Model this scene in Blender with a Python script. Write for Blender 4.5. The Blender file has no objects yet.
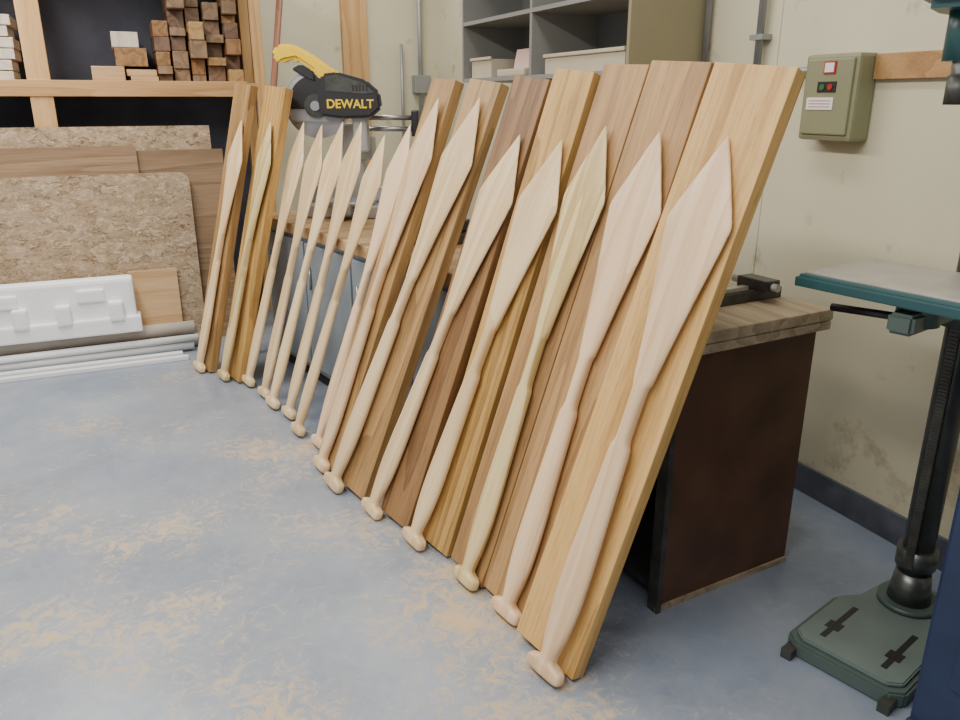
import bpy, bmesh, math, random
from mathutils import Vector, Matrix
random.seed(7)
D=bpy.data; C=bpy.context
# ------------------------------------------------------------------ materials
def newmat(name):
    m=D.materials.new(name); m.use_nodes=True
    nt=m.node_tree; b=nt.nodes['Principled BSDF']
    return m,nt,b
def N(nt,t,**k):
    n=nt.nodes.new(t)
    for a,v in k.items(): setattr(n,a,v)
    return n
def ramp(nt,stops):
    r=N(nt,'ShaderNodeValToRGB'); e=r.color_ramp.elements
    while len(e)<len(stops): e.new(0.5)
    for i,(p,c) in enumerate(stops):
        e[i].position=p; e[i].color=(*c,1) if len(c)==3 else c
    return r
def coords(nt,scale=(1,1,1),rnd=False):
    tc=N(nt,'ShaderNodeTexCoord'); mp=N(nt,'ShaderNodeMapping')
    mp.inputs['Scale'].default_value=scale
    nt.links.new(tc.outputs['Object'],mp.inputs['Vector'])
    if rnd:
        oi=N(nt,'ShaderNodeObjectInfo'); mul=N(nt,'ShaderNodeMath',operation='MULTIPLY'); mul.inputs[1].default_value=37
        nt.links.new(oi.outputs['Random'],mul.inputs[0])
        nt.links.new(mul.outputs[0],mp.inputs['Location'])
    return mp
def plain(name,col,rough=.5,metal=0,noise=.12,scale=8,bump=0):
    m,nt,b=newmat(name)
    mp=coords(nt)
    n=N(nt,'ShaderNodeTexNoise'); n.inputs['Scale'].default_value=scale; n.inputs['Detail'].default_value=5
    nt.links.new(mp.outputs[0],n.inputs['Vector'])
    lo=tuple(c*(1-noise) for c in col); hi=tuple(min(1,c*(1+noise)) for c in col)
    r=ramp(nt,[(.3,lo),(.7,hi)]); nt.links.new(n.outputs['Fac'],r.inputs[0])
    nt.links.new(r.outputs[0],b.inputs['Base Color'])
    b.inputs['Roughness'].default_value=rough; b.inputs['Metallic'].default_value=metal
    if bump:
        bp=N(nt,'ShaderNodeBump'); bp.inputs['Strength'].default_value=bump; bp.inputs['Distance'].default_value=.01
        nt.links.new(n.outputs['Fac'],bp.inputs['Height']); nt.links.new(bp.outputs[0],b.inputs['Normal'])
    return m
def wood(name,dark,light,axis='Y',rough=.55,bands=9.,var=.18,fine=.45,pore=0.):
    m,nt,b=newmat(name); L=nt.links.new
    sc={'Y':(1,.055,1),'X':(.055,1,1),'Z':(1,1,.055)}[axis]
    mp=coords(nt,sc,rnd=True)
    n1=N(nt,'ShaderNodeTexNoise'); n1.inputs['Scale'].default_value=6; n1.inputs['Detail'].default_value=2.0; n1.inputs['Roughness'].default_value=.4
    L(mp.outputs[0],n1.inputs['Vector'])
    mul=N(nt,'ShaderNodeMath',operation='MULTIPLY'); mul.inputs[1].default_value=bands*3.2
    L(n1.outputs['Fac'],mul.inputs[0])
    fr=N(nt,'ShaderNodeMath',operation='FRACT')
    L(mul.outputs[0],fr.inputs[0])
    pw=N(nt,'ShaderNodeMapRange'); pw.inputs[1].default_value=0; pw.inputs[2].default_value=.85; pw.interpolation_type='SMOOTHSTEP'; L(fr.outputs[0],pw.inputs[0])
    n2=N(nt,'ShaderNodeTexNoise'); n2.inputs['Scale'].default_value=110; n2.inputs['Detail'].default_value=5
    L(mp.outputs[0],n2.inputs['Vector'])
    f2=N(nt,'ShaderNodeMapRange'); f2.inputs[1].default_value=.32; f2.inputs[2].default_value=.66; L(n2.outputs['Fac'],f2.inputs[0])
    mx=N(nt,'ShaderNodeMix'); mx.inputs[0].default_value=fine
    L(pw.outputs[0],mx.inputs[2]); L(f2.outputs[0],mx.inputs[3])
    r=ramp(nt,[(.05,dark),(.85,light)]); L(mx.outputs[0],r.inputs[0])
    n3=N(nt,'ShaderNodeTexNoise'); n3.inputs['Scale'].default_value=3; n3.inputs['Detail'].default_value=3; L(mp.outputs[0],n3.inputs['Vector'])
    dr=N(nt,'ShaderNodeMapRange'); dr.inputs[1].default_value=.3; dr.inputs[2].default_value=.7; dr.inputs[3].default_value=.86; dr.inputs[4].default_value=1.1; L(n3.outputs['Fac'],dr.inputs[0])
    oi=N(nt,'ShaderNodeObjectInfo')
    mr=N(nt,'ShaderNodeMapRange'); mr.inputs[3].default_value=1-var; mr.inputs[4].default_value=1+var*.6
    L(oi.outputs['Random'],mr.inputs[0])
    mm=N(nt,'ShaderNodeMath',operation='MULTIPLY'); L(dr.outputs[0],mm.inputs[0]); L(mr.outputs[0],mm.inputs[1])
    last=mm
    if pore:
        n4=N(nt,'ShaderNodeTexNoise'); n4.inputs['Scale'].default_value=260; n4.inputs['Detail'].default_value=2; L(mp.outputs[0],n4.inputs['Vector'])
        pr=N(nt,'ShaderNodeMapRange'); pr.inputs[1].default_value=.60; pr.inputs[2].default_value=.68; pr.inputs[3].default_value=1; pr.inputs[4].default_value=1-pore; L(n4.outputs['Fac'],pr.inputs[0])
        m2=N(nt,'ShaderNodeMath',operation='MULTIPLY'); L(mm.outputs[0],m2.inputs[0]); L(pr.outputs[0],m2.inputs[1]); last=m2
    hs=N(nt,'ShaderNodeHueSaturation'); L(r.outputs[0],hs.inputs['Color']); L(last.outputs[0],hs.inputs['Value'])
    L(hs.outputs[0],b.inputs['Base Color'])
    b.inputs['Roughness'].default_value=rough
    bp=N(nt,'ShaderNodeBump'); bp.inputs['Strength'].default_value=.15; bp.inputs['Distance'].default_value=.002
    L(n2.outputs['Fac'],bp.inputs['Height']); L(bp.outputs[0],b.inputs['Normal'])
    return m
M={}
M['paddle']=wood('paddle_wood',(.64,.44,.22),(.80,.60,.345),bands=2.2,var=.06,fine=.4,rough=.42)
M['paddle_pink']=wood('paddle_wood_pink',(.64,.42,.235),(.78,.565,.35),bands=2.2,var=.04,fine=.4,rough=.42)
M['paddle_yel']=wood('paddle_wood_yellow',(.47,.33,.12),(.76,.59,.29),bands=3,var=.04,fine=.35,rough=.42)
M['bA']=wood('board_honey',(.40,.215,.055),(.66,.405,.14),bands=1.8,var=.03,pore=.22)
M['bB']=wood('board_light_brown',(.31,.165,.06),(.52,.31,.125),bands=2,var=.03,pore=.25)
M['bC']=wood('board_tan',(.26,.135,.05),(.44,.255,.10),bands=2.4,var=.03,pore=.25)
M['bD']=wood('board_gold',(.31,.165,.04),(.55,.33,.10),bands=2.4,var=.03,pore=.25)
M['bE']=wood('board_dark',(.15,.07,.025),(.32,.17,.065),bands=2.6,var=.03,pore=.25)
M['bF']=wood('board_mid',(.25,.135,.045),(.46,.275,.105),bands=2.4,var=.03,pore=.25)
M['lumber']=wood('lumber',(.42,.25,.11),(.60,.40,.21),bands=2,axis='X')
M['lumber_red']=wood('lumber_red',(.09,.05,.028),(.19,.11,.065),bands=2)
M['lumber_brn']=wood('lumber_brown',(.15,.09,.045),(.28,.175,.10),bands=2)
M['lumber_pale']=wood('lumber_pale',(.52,.44,.34),(.68,.6,.5),bands=2)
M['pine']=wood('pine_post',(.44,.24,.08),(.60,.37,.16),axis='Z',bands=2)
M['pineX']=wood('pine_shelf',(.36,.185,.065),(.50,.29,.12),axis='X',bands=2)
M['ply']=wood('plywood_pale',(.46,.28,.13),(.60,.40,.21),axis='X',bands=2)
M['plyd']=wood('plywood_brown',(.20,.12,.062),(.33,.215,.12),axis='X',bands=2)
M['benchtop']=wood('worn_bench_top',(.24,.18,.11),(.40,.31,.20),axis='Y',bands=2)
M['redpole']=wood('red_pole',(.12,.045,.02),(.19,.075,.035),axis='Z',bands=2)
M['brown']=plain('brown_panel',(.085,.038,.02),.5,noise=.35,scale=5)
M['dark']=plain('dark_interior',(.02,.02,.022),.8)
M['black']=plain('black_plastic',(.018,.018,.02),.4)
M['darksteel']=plain('dark_steel',(.075,.075,.068),.45,.6,noise=.3,scale=20)
M['colsteel']=plain('column_steel',(.13,.14,.135),.35,.7,noise=.25,scale=12)
M['steel']=plain('steel',(.45,.45,.45),.3,.9)
M['castgray']=plain('saw_aluminium',(.42,.43,.43),.4,.5)
M['grayblue']=plain('gray_blue_panel',(.22,.255,.29),.5,noise=.15,scale=3)
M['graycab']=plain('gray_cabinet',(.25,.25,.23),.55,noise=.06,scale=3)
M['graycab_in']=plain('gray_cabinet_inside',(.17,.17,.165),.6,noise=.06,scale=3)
M['graycab_side']=plain('cabinet_side_olive',(.27,.235,.135),.5,noise=.05,scale=3)
M['bin']=plain('beige_bin',(.52,.46,.34),.45,noise=.05)
M['yellow']=plain('yellow_plastic',(.90,.60,.01),.4,noise=.05)
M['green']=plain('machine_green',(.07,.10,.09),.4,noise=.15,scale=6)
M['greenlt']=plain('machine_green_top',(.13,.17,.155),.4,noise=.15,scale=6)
M['teal']=plain('machine_teal',(.02,.075,.08),.35,noise=.1)
M['tabletop']=plain('machined_table',(.40,.38,.33),.4,.2,noise=.12,scale=14)
M['navy']=plain('navy_paint',(.018,.03,.075),.35,noise=.15)
M['foam']=plain('styrofoam',(.85,.86,.87),.7,noise=.03,scale=60,bump=.2)
M['pvc']=plain('white_pvc',(.75,.76,.77),.35,noise=.04)
M['pvcb']=plain('beige_pvc',(.52,.47,.40),.4,noise=.06)
M['conduit']=plain('galv_conduit',(.34,.35,.36),.4,.5,noise=.1)
M['swbox']=plain('switch_box_green',(.25,.25,.145),.4,noise=.05)
M['white']=plain('white_label',(.8,.8,.78),.5,noise=.02)
M['red']=plain('red_button',(.5,.02,.02),.3)
M['greenb']=plain('green_button',(.04,.16,.05),.3)
M['pink']=plain('pink_paper',(.6,.42,.36),.6)
M['trim']=plain('navy_baseboard',(.085,.09,.115),.5,noise=.3,scale=10)
M['rack']=plain('rack_back_dark',(.055,.06,.085),.7,noise=.3,scale=4)
def osb():
    m,nt,b=newmat('osb_chipboard'); L=nt.links.new
    mp=coords(nt,(1,1,1.9))
    n=N(nt,'ShaderNodeTexNoise'); n.inputs['Scale'].default_value=16; n.inputs['Detail'].default_value=5
    L(mp.outputs[0],n.inputs['Vector'])
    mixv=N(nt,'ShaderNodeMix',data_type='VECTOR'); mixv.inputs[0].default_value=.2
    L(mp.outputs[0],mixv.inputs[4]); L(n.outputs['Color'],mixv.inputs[5])
    outs=[]
    for sc in (26,65):
        v=N(nt,'ShaderNodeTexVoronoi'); v.inputs['Scale'].default_value=sc
        L(mixv.outputs[1],v.inputs['Vector'])
        sp=N(nt,'ShaderNodeSeparateColor'); L(v.outputs['Color'],sp.inputs[0]); outs.append(sp.outputs[0])
    mx=N(nt,'ShaderNodeMix'); mx.inputs[0].default_value=.5; L(outs[0],mx.inputs[2]); L(outs[1],mx.inputs[3])
    r=ramp(nt,[(.05,(.14,.085,.045)),(.35,(.33,.235,.14)),(.7,(.43,.32,.205)),(1,(.60,.48,.34))])
    L(mx.outputs[0],r.inputs[0]); L(r.outputs[0],b.inputs['Base Color'])
    b.inputs['Roughness'].default_value=.6
    return m
M['osb']=osb()
def floorm():
    m,nt,b=newmat('painted_concrete_sawdust')
    mp=coords(nt)
    L=nt.links.new
    n=N(nt,'ShaderNodeTexNoise'); n.inputs['Scale'].default_value=2.2; n.inputs['Detail'].default_value=8; n.inputs['Roughness'].default_value=.65
    L(mp.outputs[0],n.inputs['Vector'])
    base=ramp(nt,[(.3,(.165,.20,.26)),(.5,(.215,.252,.315)),(.72,(.29,.32,.37))]); L(n.outputs['Fac'],base.inputs[0])
    big=N(nt,'ShaderNodeTexNoise'); big.inputs['Scale'].default_value=1.7; big.inputs['Detail'].default_value=3; L(mp.outputs[0],big.inputs['Vector'])
    fine=N(nt,'ShaderNodeTexNoise'); fine.inputs['Scale'].default_value=15; fine.inputs['Detail'].default_value=12; fine.inputs['Roughness'].default_value=.82; fine.inputs['Distortion'].default_value=1.6
    L(mp.outputs[0],fine.inputs['Vector'])
    a=N(nt,'ShaderNodeMath',operation='MULTIPLY_ADD'); L(big.outputs['Fac'],a.inputs[0]); a.inputs[1].default_value=.7; L(fine.outputs['Fac'],a.inputs[2])
    sx=N(nt,'ShaderNodeSeparateXYZ'); L(mp.outputs[0],sx.inputs[0])
    fade=N(nt,'ShaderNodeMapRange'); fade.inputs[1].default_value=1.0; fade.inputs[2].default_value=1.5; fade.inputs[3].default_value=0; fade.inputs[4].default_value=-.2
    L(sx.outputs[0],fade.inputs[0])
    fy=N(nt,'ShaderNodeMapRange'); fy.inputs[1].default_value=2.9; fy.inputs[2].default_value=4.3; fy.inputs[3].default_value=0; fy.inputs[4].default_value=-.12
    L(sx.outputs[1],fy.inputs[0])
    ad=N(nt,'ShaderNodeMath',operation='ADD'); L(a.outputs[0],ad.inputs[0]); L(fade.outputs[0],ad.inputs[1])
    ad2=N(nt,'ShaderNodeMath',operation='ADD'); L(ad.outputs[0],ad2.inputs[0]); L(fy.outputs[0],ad2.inputs[1])
    mr=N(nt,'ShaderNodeMapRange'); mr.inputs[1].default_value=.875; mr.inputs[2].default_value=.99; L(ad2.outputs[0],mr.inputs[0])
    mr2=N(nt,'ShaderNodeMapRange'); mr2.inputs[1].default_value=.68; mr2.inputs[2].default_value=.98; mr2.inputs[4].default_value=.5; L(ad2.outputs[0],mr2.inputs[0])
    mm=N(nt,'ShaderNodeMath',operation='MULTIPLY'); mm.inputs[1].default_value=.8; L(mr.outputs[0],mm.inputs[0])
    mx0=N(nt,'ShaderNodeMix',data_type='RGBA'); L(mr2.outputs[0],mx0.inputs[0]); L(base.outputs[0],mx0.inputs[6]); mx0.inputs[7].default_value=(.39,.38,.36,1)
    mx=N(nt,'ShaderNodeMix',data_type='RGBA'); L(mm.outputs[0],mx.inputs[0]); L(mx0.outputs[2],mx.inputs[6]); mx.inputs[7].default_value=(.56,.40,.205,1)
    L(mx.outputs[2],b.inputs['Base Color'])
    rr=N(nt,'ShaderNodeMapRange'); rr.inputs[3].default_value=.27; rr.inputs[4].default_value=.8; L(mr.outputs[0],rr.inputs[0]); L(rr.outputs[0],b.inputs['Roughness'])
    bp=N(nt,'ShaderNodeBump'); bp.inputs['Strength'].default_value=.2; bp.inputs['Distance'].default_value=.003; L(ad.outputs[0],bp.inputs['Height']); L(bp.outputs[0],b.inputs['Normal'])
    return m
M['floor']=floorm()
def wallm():
    m,nt,b=newmat('cream_wall_panel'); L=nt.links.new
    mp=coords(nt)
    n=N(nt,'ShaderNodeTexNoise'); n.inputs['Scale'].default_value=1.5; n.inputs['Detail'].default_value=6; L(mp.outputs[0],n.inputs['Vector'])
    r=ramp(nt,[(.3,(.60,.56,.39)),(.7,(.68,.64,.47))]); L(n.outputs['Fac'],r.inputs[0])
    d=N(nt,'ShaderNodeTexNoise'); d.inputs['Scale'].default_value=5; d.inputs['Detail'].default_value=6; d.inputs['Roughness'].default_value=.6; L(mp.outputs[0],d.inputs['Vector'])
    s=N(nt,'ShaderNodeSeparateXYZ'); L(mp.outputs[0],s.inputs[0])
    lo=N(nt,'ShaderNodeMapRange'); lo.inputs[1].default_value=.1; lo.inputs[2].default_value=.75; lo.inputs[3].default_value=.08; lo.inputs[4].default_value=0; L(s.outputs[2],lo.inputs[0])
    ad=N(nt,'ShaderNodeMath',operation='ADD'); L(d.outputs['Fac'],ad.inputs[0]); L(lo.outputs[0],ad.inputs[1])
    mr=N(nt,'ShaderNodeMapRange'); mr.inputs[1].default_value=.61; mr.inputs[2].default_value=.71; mr.inputs[4].default_value=.7; L(ad.outputs[0],mr.inputs[0])
    mx=N(nt,'ShaderNodeMix',data_type='RGBA'); L(mr.outputs[0],mx.inputs[0]); L(r.outputs[0],mx.inputs[6]); mx.inputs[7].default_value=(.33,.25,.14,1)
    L(mx.outputs[2],b.inputs['Base Color']); b.inputs['Roughness'].default_value=.45
    return m
M['wall']=wallm()
# ------------------------------------------------------------------ builder
class Bld:
    def __init__(s): s.v=[]; s.f=[]; s.mi=[]; s.sm=[]; s.mats=[]
    def m(s,k):
        if k not in s.mats: s.mats.append(k)
        return s.mats.index(k)
    def add(s,vs,fs,mat,smooth=False,T=None):
        o=len(s.v); s.v+= [ (T@Vector(v) if T else Vector(v)) for v in vs]
        i=s.m(mat)
        for k,f in enumerate(fs):
            s.f.append([o+a for a in f]); s.mi.append(i); s.sm.append(smooth if isinstance(smooth,bool) else smooth[k])
    def box(s,lo,hi,mat,T=None,b=0.0):
        bm=bmesh.new(); bmesh.ops.create_cube(bm,size=1)
        for v in bm.verts:
            v.co=Vector([ (lo[i]+hi[i])/2+v.co[i]*(hi[i]-lo[i]) for i in range(3)])
        if b>0: bmesh.ops.bevel(bm,geom=bm.edges[:],offset=b,segments=2,affect='EDGES',profile=.6)
        s.frombm(bm,mat,T)
    def frombm(s,bm,mat,T=None,smooth=False):
        bmesh.ops.recalc_face_normals(bm,faces=bm.faces[:])
        bm.verts.index_update()
        s.add([v.co.copy() for v in bm.verts],[[v.index for v in f.verts] for f in bm.faces],mat,smooth,T); bm.free()
    def cyl(s,p0,p1,r,mat,r2=None,n=20,T=None):
        p0=Vector(p0);p1=Vector(p1); r2=r if r2 is None else r2
        z=(p1-p0).normalized(); x=z.orthogonal().normalized(); y=z.cross(x)
        vs=[];fs=[];sm=[]
        for p,rr in ((p0,r),(p1,r2)):
            for k in range(n):
                a=2*math.pi*k/n; vs.append(p+x*math.cos(a)*rr+y*math.sin(a)*rr)
        for k in range(n):
            fs.append([k,(k+1)%n,n+(k+1)%n,n+k]); sm.append(True)
        fs.append(list(range(n))[::-1]); sm.append(False); fs.append(list(range(n,2*n))); sm.append(False)
        s.add(vs,fs,mat,sm,T)
    def ball(s,c,r,mat,T=None,sc=(1,1,1)):
        bm=bmesh.new(); bmesh.ops.create_uvsphere(bm,u_segments=20,v_segments=12,radius=r)
        for v in bm.verts: v.co=Vector(c)+Vector([v.co[i]*sc[i] for i in range(3)])
        s.frombm(bm,mat,T,True)
    def prism(s,pts,z0,z1,mat,T=None,b=0):
        bm=bmesh.new(); vs=[bm.verts.new((x,y,z0)) for x,y in pts]; f=bm.faces.new(vs)
        r=bmesh.ops.extrude_face_region(bm,geom=[f])
        for e in r['geom']:
            if isinstance(e,bmesh.types.BMVert): e.co.z=z1
        if b>0: bmesh.ops.bevel(bm,geom=bm.edges[:],offset=b,segments=2,affect='EDGES')
        s.frombm(bm,mat,T)
    def tube(s,pts,r,mat,n=14,T=None):
        for a,b in zip(pts[:-1],pts[1:]): s.cyl(a,b,r,mat,n=n,T=T)
        for p in pts[1:-1]: s.ball(p,r,mat,T)
    def make(s,name,mat=None,parent=None,bevel=0):
        me=D.meshes.new(name); me.from_pydata([tuple(v) for v in s.v],[],s.f)
        for k in s.mats: me.materials.append(M[k])
        for i,p in enumerate(me.polygons): p.material_index=s.mi[i]; p.use_smooth=s.sm[i]
        me.validate(); me.update()
        o=D.objects.new(name,me); C.scene.collection.objects.link(o)
        if mat is not None: o.matrix_world=mat
        if parent: o.parent=parent
        return o
def frame(org,xd,yd):
    y=Vector(yd).normalized(); x=Vector(xd); x=(x-y*x.dot(y)).normalized(); z=x.cross(y)
    R=Matrix((x,y,z)).transposed().to_4x4(); return Matrix.Translation(Vector(org))@R
def rotz(x,y,deg,z=0): return Matrix.Translation((x,y,z))@Matrix.Rotation(math.radians(deg),4,'Z')
# ------------------------------------------------------------------ room
WX=2.35; WY=6.05
b=Bld(); b.box((-3.2,-1.6,-.1),(WX+.15,WY+.15,0),'floor'); b.make('floor')
b=Bld(); b.box((WX,-1.6,0),(WX+.15,WY+.15,3.0),'wall'); 
for y in (4.05,2.46,1.24,.02):
    b.box((WX-.004,y-.012,.12),(WX+.01,y+.012,3.0),'wall')
b.make('wall_right')
b=Bld(); b.box((-3.2,WY,0),(WX,WY+.15,3.0),'wall'); b.make('wall_back')
b=Bld(); b.box((WX-.014,-1.6,0),(WX,WY,.115),'trim',b=.003); b.make('baseboard_right')
b=Bld(); b.box((-3.2,WY-.014,0),(WX-.015,WY,.115),'trim',b=.003); b.make('baseboard_back')
# ------------------------------------------------------------------ paddles
# s from tip, half width, half thickness
PROF=[(0,.002,.002),(.008,.009,.004),(.03,.025,.006),(.06,.045,.0075),(.10,.071,.009),(.13,.0905,.010),(.142,.097,.0105),(.15,.0985,.0105),(.16,.096,.011),(.20,.087,.0115),(.25,.074,.012),(.30,.061,.013),(.35,.049,.014),(.39,.040,.0145),(.42,.033,.015),(.432,.029,.016),(.442,.0225,.017),(.46,.0205,.0175),(.50,.0195,.018),(.53,.0200,.018),(.543,.0225,.018),(.553,.030,.0175),(.57,.033,.0165),(.60,.035,.016),(.66,.0385,.016),(.72,.042,.016),(.78,.0455,.0165),(.84,.0465,.017),(.88,.044,.0175),(.92,.037,.018),(.945,.0295,.0185),(.960,.026,.0185),(.968,.028,.019),(.973,.045,.020),(.977,.060,.021),(.982,.065,.021),(.992,.066,.020),(.998,.061,.017),(1,.052,.012)]
def paddle(foot,tip,mat,ws=1.0,turn=0.):
    foot=Vector((foot[0],foot[1],.012)); tip=Vector(tip); Ln=(tip-foot).length
    n=36; vs=[];fs=[]
    k=len(PROF)
    prof=[]
    for i in range(k-1):
        a,bb=PROF[i],PROF[i+1]
        p0=PROF[max(0,i-1)]; p3=PROF[min(k-1,i+2)]
        prof.append(a)
        # smooth mid point (limited so it never overshoots at the shoulders)
        mid=[]
        for j in range(3):
            lin=(a[j]+bb[j])/2
            cr=(-p0[j]+9*a[j]+9*bb[j]-p3[j])/16 if j else lin
            lo,hi=min(a[j],bb[j]),max(a[j],bb[j])
            mid.append(min(hi,max(lo,cr)))
        prof.append(tuple(mid))
    prof.append(PROF[-1])
    bend=random.uniform(-.006,.006)
    for (sv,w,t) in prof:
        y=Ln*(1-sv); off=bend*math.sin(sv*math.pi)
        blade=max(0,min(1,(.46-sv)/.08))
        grip=max(0,min(1,(sv-.965)/.01))
        for j in range(n):
            a=2*math.pi*j/n; ca,sa=math.cos(a),math.sin(a)
            ex=.8*(1-blade)*(1-grip)+.9*blade+.45*grip
            ez=.8*(1-blade)*(1-grip)+1.0*blade+.6*grip
            x=math.copysign(abs(ca)**ex,ca)*w*ws+off
            z=math.copysign(abs(sa)**ez,sa)*t
            vs.append((x,y,z))
    m=len(prof)
    for i in range(m-1):
        for j in range(n):
            fs.append([i*n+j,i*n+(j+1)%n,(i+1)*n+(j+1)%n,(i+1)*n+j])
    fs.append(list(range(n))[::-1]); fs.append([(m-1)*n+j for j in range(n)])
    bld=Bld(); bld.add(vs,fs,mat,True)
    ang=math.radians(turn); across=(math.sin(ang),-math.cos(ang),0)
    o=bld.make('wooden_paddle',frame(foot,across,tip-foot))
    bm=bmesh.new(); bm.from_mesh(o.data); bmesh.ops.recalc_face_normals(bm,faces=bm.faces[:]); bm.to_mesh(o.data); bm.free()
    return o
PD=[((.874,1.525),(1.379,1.574,1.413),'paddle_pink',1.0,14),((.890,1.798),(1.354,1.817,1.417),'paddle_pink',.97,12),((.845,2.006),(1.318,2.029,1.427),'paddle_yel',.92,10),
((.770,2.301),(1.269,2.199,1.3815),'paddle',.92,16),((.697,2.57),(1.233,2.417,1.389),'paddle',.92,16),((.615,2.834),(1.222,2.718,1.507),'paddle',.97,16),
((.610,3.022),(1.165,2.984,1.507),'paddle_pink',.9,12),((.655,3.253),(1.14,3.253,1.40),'paddle_pink',.9,12),((.598,3.438),(1.085,3.438,1.353),'paddle',.88,12),
((.600,3.66),(1.045,3.66,1.403),'paddle',.95,14),((.551,3.832),(1.002,3.832,1.40),'paddle',.95,14),((.538,3.993),(.938,3.993,1.383),'paddle',.95,14),
((.488,4.216),(.897,4.216,1.392),'paddle',.95,14),((.375,4.371),(.748,4.332,1.391),'paddle_yel',.95,14),((.265,4.582),(.628,4.518,1.398),'paddle',.95,16)]
for fo,tp,mt,ws,tu in PD: paddle(fo,tp,mt,ws,tu)
# ------------------------------------------------------------------ boards
BD=[((.916,1.585),(1.455,1.58,1.56),.235,15,'bA'),((.916,1.846),(1.438,1.846,1.582),.215,11,'bB'),((.879,2.053),(1.402,2.053,1.583),.195,8,'bC'),
((.835,2.25),(1.345,2.25,1.57),.17,17,'bD'),((.766,2.47),(1.305,2.46,1.551),.17,18,'bE'),((.684,2.755),(1.265,2.745,1.545),.18,17,'bF'),
((.645,3.03),(1.215,3.03,1.56),.18,10,'bF'),((.424,4.38),(.804,4.38,1.55),.24,16,'bD'),((.300,4.60),(.672,4.60,1.567),.19,18,'bF')]
for (bx,by),tp,w,an,mt in BD:
    foot=Vector((bx-.01,by,0)); tip=Vector(tp)-Vector((.01,0,0)); d=(tip-foot); L=d.length
    a=math.radians(an); T=frame(foot,(math.sin(a),-math.cos(a),0),d)
    th_=.045
    bl=Bld(); bl.box((-w/2,0,-th_),(w/2,L,0),mt,b=.003)
    o=bl.make('wood_board',T)
    zmin=min((o.matrix_world@v.co).z for v in o.data.vertices)
    o.location.z-=zmin
# ------------------------------------------------------------------ near workbench
T=rotz(1.335,1.64,5)
b=Bld(); W,L_,H=.57,.70,.835
b.box((0,0,.0),(W,.02,H),'brown',T,b=.002)
b.box((0,L_-.02,0),(W,L_,H),'brown',T)
b.box((W-.02,.02,0),(W,L_-.02,H),'brown',T)
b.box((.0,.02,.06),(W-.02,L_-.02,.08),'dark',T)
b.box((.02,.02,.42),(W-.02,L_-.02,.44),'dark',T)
b.box((-.012,-.012,0),(.006,.03,.83),'darksteel',T)
b.box((-.012,-.006,0),(W,.0,.02),'benchtop',T)
b.box((-.02,-.04,H),(W+.01,L_+.02,H+.028),'benchtop',T,b=.004)
b.box((-.022,-.042,H+.03),(W+.012,L_+.02,H+.065),'benchtop',T,b=.004)
b.make('workbench')
b=Bld(); z=.90
b.box((.20,.14,z),(.56,.19,z+.035),'darksteel',T,b=.003)
b.box((.44,.10,z+.035),(.50,.22,z+.07),'darksteel',T,b=.004)
b.cyl((.47,.08,z+.05),(.47,.26,z+.05),.012,'steel',T=T)
b.box((.22,.16,z+.035),(.29,.23,z+.085),'black',T,b=.006)
b.cyl((.255,.195,z+.085),(.255,.195,z+.11),.02,'darksteel',T=T)
b.box((.30,.15,z+.035),(.42,.175,z+.05),'steel',T,b=.002)
b.make('bench_fence_clamp')
b=Bld(); b.cyl((.16,.22,z),(.16,.22,z+.075),.022,'white',r2=.03,T=T); b.cyl((.16,.22,z+.072),(.16,.22,z+.078),.032,'white',T=T)
b.make('paper_cup')
# ------------------------------------------------------------------ far bench
T2=rotz(1.14,2.47,11.3)
b=Bld(); W,L_,H=.60,2.25,.82
b.box((0.03,.02,.08),(W-.02,L_-.02,H),'grayblue',T2)
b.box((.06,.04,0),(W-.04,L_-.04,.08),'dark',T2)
for k in range(4):
    y0=.04+k*.545; b.box((.012,y0,.11),(.03,y0+.525,.79),'grayblue',T2,b=.004)
    b.cyl((.005,y0+.46,.55),(.005,y0+.46,.67),.006,'steel',T=T2,n=10)
b.box((-.0,0,H),(W,L_,H+.055),'lumber',T2,b=.004)
b.make('storage_cabinet_bench')
# ------------------------------------------------------------------ miter saw
C.view_layer.update()
def adopt(o,p):
    mw=o.matrix_world.copy(); o.parent=p; o.matrix_parent_inverse=p.matrix_world.inverted(); o.matrix_world=mw
emp=D.objects.new('miter_saw',None); C.scene.collection.objects.link(emp); emp.location=(1.16,4.36,.877); C.view_layer.update()
T3=rotz(1.16,4.36,-30,.877)   # local -Y = front of the saw
b=Bld()
b.box((-.26,-.10,0),(.26,.14,.07),'castgray',T3,b=.01)
b.cyl((0,-.02,.07),(0,-.02,.095),.15,'castgray',T=T3,n=32)
b.box((-.05,-.20,.03),(.05,-.08,.09),'castgray',T3,b=.008)
b.cyl((0,-.23,.05),(0,-.19,.06),.022,'black',T=T3)
b.box((-.26,.05,.07),(-.05,.08,.16),'castgray',T3,b=.005); b.box((.05,.05,.07),(.26,.08,.16),'castgray',T3,b=.005)
b.box((-.06,.10,.02),(.06,.20,.50),'castgray',T3,b=.012)
b.cyl((.0,.12,.53),(.36,.12,.53),.014,'steel',T=T3); b.cyl((.0,.12,.47),(.36,.12,.47),.014,'steel',T=T3)
b.box((.34,.09,.43),(.38,.15,.57),'black',T3,b=.008)
b.box((.02,.08,.30),(.12,.17,.43),'castgray',T3,b=.012)
base=b.make('saw_base'); adopt(base,emp)
T4=Matrix.Translation((1.04,4.38,1.49))@Matrix.Rotation(math.radians(-26),4,'Z')@Matrix.Rotation(math.radians(90),4,'X')
def circ(cx,cz,r,a0,a1,n):
    return [(cx+r*math.cos(math.radians(a0+(a1-a0)*k/n)),cz+r*math.sin(math.radians(a0+(a1-a0)*k/n))) for k in range(n+1)]
b=Bld()
pts=circ(-.03,-.01,.165,-20,200,26)+[(-.17,-.10),(.10,-.11)]
b.prism(pts,-.03,.02,'castgray',T4,b=.006)
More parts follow.
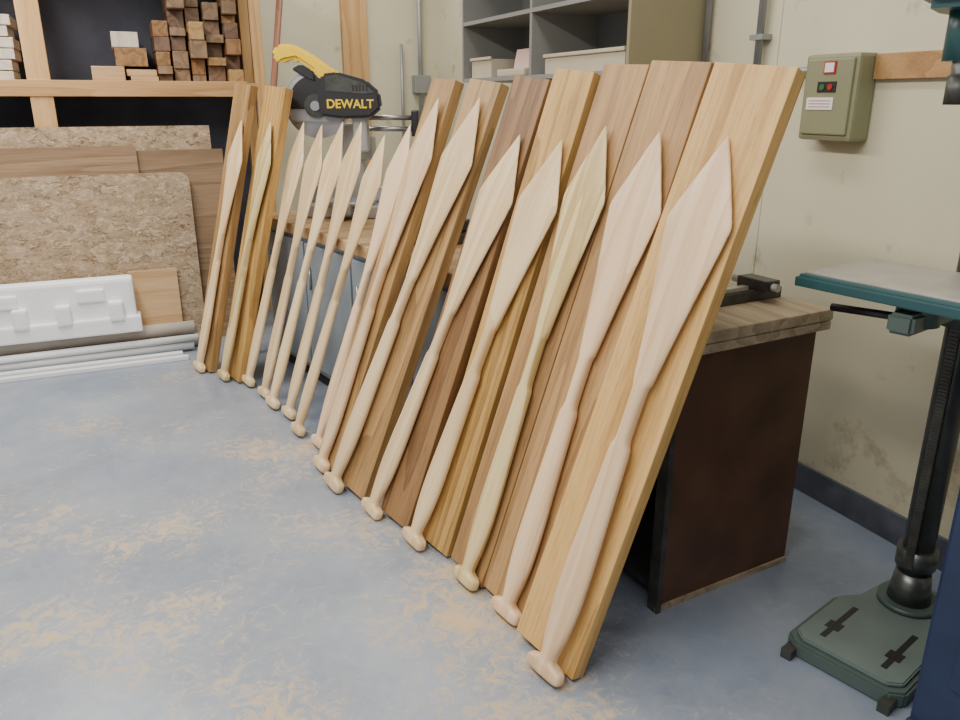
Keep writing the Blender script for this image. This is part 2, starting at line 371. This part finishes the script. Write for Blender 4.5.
b.cyl((-.03,-.01,-.012),(-.03,-.01,-.006),.178,'steel',T=T4,n=60)
b.prism(circ(-.03,-.01,.145,-10,190,26),.02,.032,'black',T4,b=.004)
b.cyl((-.03,-.02,.02),(-.03,-.02,.045),.06,'darksteel',T=T4,n=36)
b.cyl((-.03,-.02,.045),(-.03,-.02,.055),.025,'steel',T=T4)
b.prism([(.00,-.07),(.12,-.085),(.27,-.08),(.33,-.03),(.32,.05),(.25,.11),(.10,.15),(.02,.14),(-.01,.06)],.03,.09,'black',T4,b=.014)
b.prism([(.04,.055),(.24,.04),(.30,.045),(.24,.095),(.10,.135),(.04,.125)],.088,.094,'darksteel',T4,b=.002)
b.cyl((.20,.03,-.14),(.20,.03,.03),.07,'black',T=T4,n=28)
b.cyl((.20,.03,-.15),(.20,.03,-.14),.06,'yellow',T=T4,n=28)
b.prism([(-.25,.235),(-.22,.285),(-.14,.29),(-.04,.24),(.06,.17),(.13,.13),(.08,.08),(.0,.11),(-.04,.165),(-.12,.215),(-.18,.205),(-.21,.19)],-.03,.05,'yellow',T4,b=.016)
b.prism([(-.15,.165),(-.10,.19),(-.03,.15),(-.02,.10),(-.06,.11)],-.02,.04,'black',T4,b=.008)
b.box((.16,-.26,-.05),(.24,-.05,.03),'castgray',T4,b=.012)
for k in range(5): b.box((.18+k*.018,.055,.092),(.188+k*.018,.085,.0965),'black',T4)
hd=b.make('saw_head'); adopt(hd,emp)
tx=D.curves.new('saw_label','FONT'); tx.body='DEWALT'; tx.size=.062; tx.extrude=.0015; tx.offset=.0012; tx.align_x='CENTER'
to=D.objects.new('saw_label',tx); C.scene.collection.objects.link(to); to.matrix_world=T4@Matrix.Translation((.165,-.03,.0915)); tx.materials.append(M['yellow']); C.view_layer.update(); adopt(to,emp)
b=Bld(); Tc=rotz(1.32,3.35,20,.875); b.box((-.16,-.1,0),(.16,.1,.05),'darksteel',Tc,b=.01); b.box((-.13,-.08,.05),(.13,.08,.10),'black',Tc,b=.01)
b.cyl((-.08,0,.11),(.08,0,.11),.012,'black',T=Tc)
b.make('tool_case')
# ------------------------------------------------------------------ wall cabinet (open shelving)
b=Bld(); x0,x1,y0,y1,z0,z1=1.95,WX-.001,2.86,4.60,1.60,2.55; t=.02
b.box((x0,y0,z0),(x1,y0+t,z1),'graycab_side'); b.box((x0,y1-t,z0),(x1,y1,z1),'graycab')
b.box((x0+.003,(y0+y1)/2-.012,z0),(x1,(y0+y1)/2+.012,z1),'graycab')
for z in (z0,1.91,2.22,z1-t): b.box((x0+.001,y0+t,z),(x1,y1-t,z+t),'graycab')
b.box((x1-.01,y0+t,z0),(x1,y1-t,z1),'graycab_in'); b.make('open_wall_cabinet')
def tray(name,x0,y0,z0,x1,y1,z1,mat):
    b=Bld(); t=.006
    b.box((x0,y0,z0),(x1,y1,z0+t),mat)
    b.box((x0,y0,z0+t),(x0+t,y1,z1),mat); b.box((x1-t,y0,z0+t),(x1,y1,z1),mat); b.box((x0+t,y0,z0+t),(x1-t,y0+t,z1),mat); b.box((x0+t,y1-t,z0+t),(x1-t,y1,z1),mat)
    b.box((x0-.012,y0-.006,z1-.004),(x0,y1+.006,z1+.012),mat,b=.003)
    return b.make(name)
tray('storage_bin',1.98,2.93,1.621,2.30,3.62,1.70,'bin')
tray('storage_bin',1.98,4.25,1.621,2.30,4.52,1.72,'bin')
b=Bld(); b.box((1.98,3.85,1.621),(2.25,4.18,1.66),'bin',b=.01)
Tp=Matrix.Translation((2.02,3.95,1.66))@Matrix.Rotation(math.radians(12),4,'Y'); b.box((0,-.1,0),(.01,.1,.10),'pink',Tp); b.box((.03,-.06,0),(.2,.14,.05),'graycab_in',Tp,b=.01)
b.make('paper_stack')
# ------------------------------------------------------------------ electrical switch box
b=Bld(); b.box((2.26,1.985,1.365),(WX-.001,2.215,1.65),'swbox',b=.012)
b.box((2.25,2.0,1.385),(2.262,2.20,1.635),'swbox',b=.006)
b.box((2.246,2.07,1.585),(2.251,2.12,1.625),'red'); b.box((2.244,2.076,1.59),(2.2465,2.114,1.62),'white')
b.box((2.247,2.06,1.525),(2.251,2.14,1.56),'black',b=.001)
b.cyl((2.243,2.083,1.542),(2.248,2.083,1.542),.010,'red'); b.cyl((2.243,2.117,1.542),(2.248,2.117,1.542),.010,'greenb')
b.box((2.247,2.065,1.468),(2.251,2.18,1.508),'white')
for k in range(3): b.box((2.2465,2.075,1.476+k*.010),(2.2472,2.17,1.4785+k*.010),'red')
b.make('electrical_switch_box')
b=Bld(); b.box((WX-.025,.2,1.565),(WX-.001,1.982,1.645),'pineX',b=.002); b.make('wood_wall_strip')
b=Bld(); x=WX-.03
b.tube([(x,2.84,3.0),(x,2.84,1.64),(x,2.66,1.60),(x,2.23,1.60)],.013,'conduit')
b.tube([(x,2.525,3.0),(x,2.525,1.62)],.015,'conduit')
b.box((WX-.05,2.49,1.72),(WX-.001,2.56,1.74),'conduit')
b.make('electrical_conduit')
b=Bld(); b.tube([(2.2,WY-.04,3.0),(2.2,WY-.04,1.0)],.018,'conduit'); b.tube([(2.05,WY-.04,1.9),(2.05,WY-.04,1.0)],.012,'conduit'); b.box((2.14,WY-.08,1.55),(2.27,WY-.001,1.68),'conduit',b=.006); b.make('wall_conduit')
b=Bld(); b.box((1.60,WY-.045,0),(1.79,WY-.001,3.0),'pine',b=.003); b.make('wooden_wall_post')
# ------------------------------------------------------------------ lumber rack
b=Bld()
b.box((-1.9,5.94,0),(.95,5.98,2.9),'rack')
b.box((-1.9,5.38,1.53),(.86,5.94,1.60),'pineX',b=.003)
b.box((-1.9,5.36,1.52),(.80,5.38,1.61),'pineX',b=.002)
for x in (-.42,-1.7): b.box((x,5.37,0),(x+.12,5.41,2.9),'pine',b=.003)
b.box((.86,5.38,0),(.92,5.45,2.9),'pine',b=.003)
for x in (-1.7,-.42,.86): b.box((x,5.86,0),(x+.06,5.94,2.9),'pine')
b.box((-1.9,5.40,2.28),(.86,5.94,2.34),'pineX')
b.make('lumber_rack')
def stack(name,items,bev=.004):
    b=Bld()
    for (x0,y0,z0,x1,y1,z1,mt) in items: b.box((x0,y0,z0),(x1,y1,z1),mt,b=bev)
    return b.make(name)
it=[]
x=.29
for w in (.095,.105,.10,.115,.095):
    z=1.601; top=1.601+random.uniform(.46,.60)
    if x<.3: top=1.95
    while z<top:
        hh=random.choice([.05,.085,.095,.105]); j=random.uniform(0,.015)
        it.append((x+j*.3,5.40+random.uniform(0,.2),z,x+w-.004-j,5.9,z+hh-.003,random.choice(['lumber_red','lumber_red','lumber_brn','lumber_brn','bE','bF'])))
        z+=hh
    x+=w
stack('timber_block_stack',it)
it=[(-.08,5.40,1.601,.10,5.8,1.69,'lumber'),(.13,5.395,1.601,.285,5.85,1.635,'ply'),(.11,5.43,1.637,.28,5.85,1.675,'lumber'),(.06,5.5,1.695,.24,5.85,1.80,'bE'),(.05,5.5,1.802,.20,5.85,1.89,'lumber_pale')]
stack('timber_offcuts',it)
it=[]; z=1.601
for k in range(6): 
    it.append((-1.2+random.uniform(-.03,.03),5.42,z,-.45+random.uniform(-.04,.01),5.8,z+.055,'lumber_pale')); z+=.06
stack('pale_board_stack',it)
b=Bld(); b.cyl((.62,4.80,0),(1.07,5.30,2.35),.02,'redpole'); b.make('wooden_pole')
# ------------------------------------------------------------------ sheets leaning on the rack
def sheet(name,x0,x1,y,z1,th_,mat,lean,cut=.0,round_=0):
    pts=[(x0,0),(x1,0),(x1,z1-round_)]
    if round_:
        for k in range(1,7):
            a=math.radians(90*k/6); pts.append((x1-round_+round_*math.cos(a),z1-round_+round_*math.sin(a)))
    else: pts.append((x1,z1))
    pts.append((x0,z1-cut))
    T=Matrix.Translation((0,y,0))@Matrix.Rotation(math.radians(90-lean),4,'X')
    b=Bld(); b.prism(pts,0,th_,mat,T); o=b.make(name)
    zm=min((v.co.z for v in o.data.vertices)); o.location.z-=zm; return o
sheet('osb_sheet',-1.9,.54,5.32,1.35,.012,'osb',1)
sheet('plywood_sheet',-1.9,.60,5.28,1.21,.015,'plyd',1)
sheet('plywood_sheet',-1.9,.10,5.25,1.24,.012,'plyd',1)
sheet('osb_sheet',-1.9,.38,5.225,1.08,.012,'osb',1,round_=.06)
# ------------------------------------------------------------------ pipes, foam
b=Bld()
b.cyl((-1.6,5.08,.045),(.33,5.12,.045),.044,'pvcb'); b.cyl((-1.6,5.08,.13),(.30,5.11,.13),.042,'pvcb')
b.cyl((-1.6,5.0,.035),(.28,5.03,.035),.028,'pvc')
b.box((-1.6,4.90,.0),(.24,4.95,.03),'pvc',rotz(0,0,.4),b=.004)
b.box((-1.6,4.83,.0),(.30,4.87,.025),'pvc',rotz(0,0,.8),b=.004)
b.cyl((-1.6,4.97,.085),(.31,5.02,.085),.022,'pvc')
b.make('plastic_pipe_bundle')
b=Bld()
y0,y1=5.0,5.12; z0,z1=.172,.50
b.box((-1.0,y0,z0+.06),(-.02,y1,z1),'foam',b=.02)
b.box((-1.0,y0-.03,z0),(.0,y1-.02,z0+.10),'foam',b=.012)
for x in (-.92,-.62,-.40,-.12): b.box((x-.05,y0-.05,z0+.08),(x+.03,y0+.02,z0+.20),'foam',b=.015)
for x in (-.75,-.3): b.box((x-.03,y0-.02,z0+.2),(x+.12,y0+.02,z1-.05),'foam',b=.012)
b.make('styrofoam_packing')
sheet('plywood_offcut',-.04,.24,5.19,.50,.012,'ply',1)
# ------------------------------------------------------------------ drill press
b=Bld(); Tb=rotz(1.60,1.19,15.5)
pts=[(0,-.13),(.03,-.165),(.30,-.165),(.36,-.12),(.52,-.10),(.56,-.06),(.56,.06),(.52,.10),(.36,.12),(.30,.165),(.03,.165),(0,.13)]
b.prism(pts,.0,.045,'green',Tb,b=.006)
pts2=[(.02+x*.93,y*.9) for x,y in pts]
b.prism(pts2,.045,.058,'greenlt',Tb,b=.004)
for yy in (-.085,.085):
    b.box((.07,yy-.008,.0575),(.27,yy+.008,.0592),'black',Tb); b.box((.12,yy-.02,.0576),(.16,yy+.02,.0594),'black',Tb)
b.box((-.03,-.15,0),(.02,-.12,.03),'darksteel',Tb); b.box((-.03,.12,0),(.02,.15,.03),'darksteel',Tb)
cx=.42
b.cyl((cx,0,.058),(cx,0,.075),.085,'green',T=Tb,n=32); b.cyl((cx,0,.075),(cx,0,.17),.06,'colsteel',r2=.048,T=Tb,n=32)
b.cyl((cx,0,.12),(cx,0,2.05),.042,'colsteel',T=Tb,n=32)
b.box((cx-.058,-.012,.2),(cx-.038,.012,1.35),'darksteel',Tb)
for k in range(110): b.box((cx-.061,-.010,.21+k*.0105),(cx-.057,.010,.2145+k*.0105),'darksteel',Tb)
b.cyl((cx,0,.19),(cx,0,.25),.055,'colsteel',T=Tb,n=28)
b.cyl((cx,0,.93),(cx,0,1.05),.066,'green',T=Tb,n=28)
b.prism([(.0,-.03),(.40,-.045),(.40,.045),(.0,.03)],.98,1.03,'green',Tb,b=.008)
b.cyl((.10,0,.99),(.10,0,1.062),.05,'green',T=Tb)
b.cyl((cx,-.06,.98),(cx,-.15,.98),.012,'steel',T=Tb); b.cyl((cx,-.15,.98),(cx+.09,-.15,.93),.009,'steel',T=Tb)
b.cyl((.10,.0,1.0),(.10,.21,.99),.01,'black',T=Tb)
Tt=rotz(1.545,1.46,10)
b.box((.004,-.416,1.045),(.336,-.004,1.08),'teal',Tt,b=.006)
b.box((.016,-.404,1.078),(.324,-.016,1.086),'tabletop',Tt,b=.003)
b.box((-.002,-.422,1.047),(.342,.002,1.072),'teal',Tt,b=.004)
b.prism([(-.03,-.09),(.10,-.12),(.40,-.12),(.52,-.10),(.52,.07),(.40,.09),(.10,.09),(-.03,.06)],1.68,1.95,'teal',Tb,b=.02)
b.box((-.02,-.10,1.95),(.62,.08,2.04),'teal',Tb,b=.03)
b.cyl((.10,0,1.58),(.10,0,1.70),.045,'teal',T=Tb,n=28); b.cyl((.10,0,1.54),(.10,0,1.60),.024,'steel',T=Tb); b.cyl((.10,0,1.49),(.10,0,1.55),.028,'darksteel',T=Tb)
b.cyl((.16,-.12,1.75),(.16,-.20,1.75),.035,'darksteel',T=Tb)
for a in (20,140,260):
    e=(.16+.17*math.cos(math.radians(a)),-.22,1.75+.17*math.sin(math.radians(a)))
    b.cyl((.16,-.19,1.75),e,.007,'steel',T=Tb); b.ball(e,.02,'black',T=Tb)
b.cyl((.60,0,1.62),(.60,0,1.93),.075,'darksteel',T=Tb,n=28)
b.make('drill_press')
b=Bld(); Tn=rotz(1.61,.985,0)
b.box((0,-.5,.04),(.45,0,.96),'navy',Tn,b=.01); b.box((-.015,-.52,.0),(.47,-.0,.05),'navy',Tn,b=.008); b.box((-.01,-.52,.96),(.47,0,.99),'darksteel',Tn,b=.006)
b.box((-.008,-.42,.2),(.002,-.08,.7),'navy',Tn,b=.004)
b.make('machine_pedestal')
# ------------------------------------------------------------------ lights (ceiling fluorescents, added back wall fill)
def area(name,loc,sx,sy,e,col=(1,.955,.87),rot=0):
    l=D.lights.new(name,'AREA'); l.shape='RECTANGLE'; l.size=sx; l.size_y=sy; l.energy=e; l.color=col
    o=D.objects.new(name,l); C.scene.collection.objects.link(o); o.location=loc; o.rotation_euler=(0,0,rot); return o
area('back_wall_fill',(-.6,1.2,2.95),.3,2.4,95)
area('back_wall_fill',(-.6,4.2,2.95),.3,2.4,95)
area('back_wall_fill',(1.3,2.2,2.95),.3,2.4,20)
area('back_wall_fill',(1.5,5.0,2.95),.3,1.2,18)  # added fill lamp, not a fixture: brightens the back wall
w=D.worlds.new('World'); C.scene.world=w; w.use_nodes=True
w.node_tree.nodes['Background'].inputs[0].default_value=(.99,.98,1,1); w.node_tree.nodes['Background'].inputs[1].default_value=.62
# ------------------------------------------------------------------ camera
cd=D.cameras.new('camera'); cam=D.objects.new('camera',cd); C.scene.collection.objects.link(cam)
cam.location=(0,0,1.5); cam.rotation_euler=(math.radians(90-18.435),0,math.radians(-24.2)); cd.sensor_width=36; cd.lens=29.25; cd.clip_start=.01
C.scene.camera=cam
